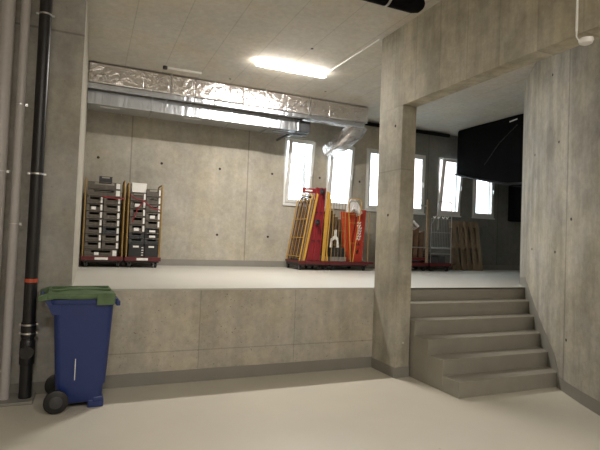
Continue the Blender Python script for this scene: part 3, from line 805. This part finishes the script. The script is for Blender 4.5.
b = MB(); b.tube([(OX+.20,YG+.22,OZ+1.12),(OX+.30,YG+.2,OZ+1.02),(OX+.42,YG+.18,OZ+.95)], .025, 8, rx=.012)
b.tube([(OX+.24,YG+.22,OZ+1.0),(OX+.25,YG+.21,OZ+.92)], .035, 10)
local('white_strip', b, M['white'], 'bent white strip sticking out between board and pillar', 'strip', (OX+.3, YG+.2, OZ+1), smooth=True)
b = MB(); b.box(OX-.40, OX-.05, YG+.05, YG+.6, OZ, OZ+.05); b.box(OX-.39, OX-.05, YG+.04, YG+.58, OZ+.05, OZ+.085)
local('metal_sheets', b, M['silver'], 'flat grey sheets lying low in the cart with the orange panels', 'sheets', (OX-.2, YG+.3, OZ), bevel=.004)
b = MB(); b.box(OX-.40, OX-.06, YG+.04, YG+.5, OZ+.0855, OZ+.20); b.box(OX-.37, OX-.1, YG+.035, YG+.4, OZ+.20, OZ+.27)
local('dark_box', b, M['crate_black'], 'dark box on the grey sheets beside the yellow bar', 'box', (OX-.2, YG+.3, OZ+.09), bevel=.01)
b = MB(); b.prism([(OX-.41,OZ+.271),(OX-.36,OZ+.271),(OX-.36,OZ+.40),(OX-.30,OZ+.44),(OX-.26,OZ+.40),(OX-.26,OZ+.271),(OX-.21,OZ+.271),(OX-.23,OZ+.45),(OX-.27,OZ+.50),(OX-.27,OZ+.62),(OX-.32,OZ+.62),(OX-.32,OZ+.50),(OX-.39,OZ+.44)], YG+.06, YG+.09, 'y')
local('white_bracket', b, M['white'], 'white forked bracket standing on the dark box', 'bracket', (OX-.3, YG+.07, OZ+.27), bevel=.004)
for k in range(4):
    b = MB(); x = OX-.38+k*.06; b.prism([(x,OZ+.271),(x+.012,OZ+.271),(x+.05,OZ+1.0-.06*k),(x+.035,OZ+1.0-.06*k)], YG+.15, YG+.5, 'y')
    local('flattened_carton', b, M['card'], 'flattened brown carton upright behind the white bracket', 'carton', (x, YG+.3, OZ+.27), 'flattened cartons behind the white bracket')
b = MB(); b.box(OX-.38, OX+.29, YG+.645, YG+.66, OZ, OZ+.86)
local('cardboard_sheet', b, M['card'], 'wide brown cardboard sheet at the back of the cart with orange panels', 'cardboard', (OX, YG+.65, OZ))
b = MB(); b.prism([(OX+.36,OZ),(OX+.43,OZ),(OX+.43,OZ+1.0),(OX+.30,OZ+1.02)], YG+.33, YG+.6, 'y')
local('dark_carton', b, M['card'], 'tall brown carton half hidden by the pillar', 'carton', (OX+.4, YG+.4, OZ))
b = MB(); b.tube([(OX+.33,YG+.2,OZ+.33),(OX+.42,YG+.2,OZ+.02)], .012, 8)
local('white_rod', b, M['white'], 'short white rod leaning low beside the red board', 'rod', (OX+.4, YG+.2, OZ), smooth=True)

# ---- right of the pillar
c4 = thing('roll_cart', 'dark red roll cart with a tall tan upright right of the pillar', 'roll cart', (6.33, 8.5, H))
deck(c4, .80, .66)
b = MB(); b.box(-.38, .38, .02, .64, .23, .29); b.build('upper_deck', M['redbase'], c4, bevel=.004)
b = MB(); b.box(.335, .395, .0, .04, .178, 1.55); b.build('tan_upright', M['wood'], c4, bevel=.006)
b = MB(); b.box(.20, .44, .06, .075, 1.40, 1.43); b.build('cross_tube', M['silver'], c4)
b = MB(); b.box(-.40, .33, .0, .015, .50, .52); b.build('cross_bar', M['silver'], c4)
b = MB()
for k in range(4): b.prism([(6.06+k*.17,H+.291),(6.18+k*.17,H+.291),(6.24+k*.16,H+.95-.08*(k%2)),(6.10+k*.16,H+.98-.05*k)], 8.56+.03*k, 8.8+.05*k, 'y')
local('scrap_pile', b, M['card'], 'brown scrap heaped on the dark red cart right of the pillar', 'scrap', (6.4, 8.7, H+.291))
b = MB(); b.tube([(6.25,8.64,H+1.0),(6.42,8.64,H+1.06),(6.54,8.64,H+.96)], .03, 8, rx=.03)
local('grey_bundle', b, M['foilbag'], 'grey crumpled bundle on top of the brown scrap', 'bundle', (6.5, 8.53, H+1), smooth=True)
c5 = thing('roll_cart', 'silver wire roll cart with a row of hooks beside the pallet', 'roll cart', (7.07, 8.5, H))
deck(c5, .56, .66)
b = MB(); b.tube([(-.09,.02,.9),(-.09,.02,1.50),(-.06,.02,1.53),(.24,.02,1.53),(.275,.02,1.50),(.28,.02,.178)], .011, 8)
b.tube([(-.27,.02,.178),(-.27,.02,1.02),(-.20,.02,1.12),(-.09,.02,1.18)], .008, 8)
b.build('front_arch', M['silver'], c5, smooth=True)
b = MB()
for k in range(13): b.tube([(-.26+k*.045,.03,.52),(-.26+k*.045,.03,1.15)], .003, 5)
for z in (.52, .85, 1.15): b.tube([(-.27,.03,z),(.28,.03,z)], .005, 6)
b.build('wire_grid', M['silver'], c5, smooth=True)
for x in (-.22, -.11, .02, .12):
    q = MB(); q.tube([(x,.015,1.19),(x,-.02,1.16),(x+.03,-.03,1.20)], .013, 6); q.build('hook', M['white'], c5, smooth=True)
for z in (.49, .37):
    q = MB(); q.box(-.27, .28, .0, .5, z, z+.02); q.build('shelf', M['silver'], c5, bevel=.003)
b = MB()
for x in (-.12, .08): b.box(7.07+x-.11, 7.07+x+.07, 8.54, 8.9, H+.178, H+.33)
q = b
tag(q.build('dark_carton', M['crate_dark'], origin=(7.07, 8.54, H+.178), bevel=.006), 'dark carton low in the silver wire cart', 'carton')

# ---- pallet leaning on the window wall
P = thing('wooden_pallet', 'wooden pallet standing on end against the wall beside the silver cart', 'pallet', (8.30, 8.93, H))
P.rotation_euler = (math.radians(-10), 0, 0)
for k in range(5):
    x = -.40+k*.175; b = MB(); b.box(x, x+.10, 0, .02, .005, 1.18)
    b.build('deck_board', M['wood'], P, bevel=.003)
for z in (.005, .53, 1.04):
    b = MB(); b.box(-.40, .40, .02, .04, z, z+.14); b.build('cross_board', M['wood'], P, bevel=.003)
    for x in (-.40, -.06, .29):
        b = MB(); b.box(x, x+.11, .04, .12, z, z+.14); b.build('block', M['wood'], P)
for x in (-.40, -.06, .29):
    b = MB(); b.box(x, x+.11, .12, .14, .005, 1.18); b.build('bottom_board', M['wood'], P)

# ------------------------------------------------------------------ light from outside
w = bpy.data.worlds.new('world'); sc.world = w; w.use_nodes = True
nt = w.node_tree; bg = nt.nodes['Background']
bg.inputs[0].default_value = (.82, .92, 1, 1); bg.inputs[1].default_value = 6

# ------------------------------------------------------------------ camera
F = Vector((.39694, .91739, .02897)); R = Vector((.91665, -.39784, .03856)); U = Vector((-.0469, -.01125, .99884))
cam = bpy.data.cameras.new('camera'); co = bpy.data.objects.new('camera', cam); COL.objects.link(co)
mt = Matrix((R, U, -F)).transposed().to_4x4(); mt.translation = Vector((0, 0, 1.6094)); co.matrix_world = mt
cam.sensor_width = 36; cam.lens = 36*483.85/600; cam.clip_start = .05
sc.camera = co
sc.view_settings.view_transform = 'Standard'; sc.view_settings.look = 'None'
sc.view_settings.exposure = 0.40; sc.view_settings.gamma = 1; sc.view_settings.use_curve_mapping = False
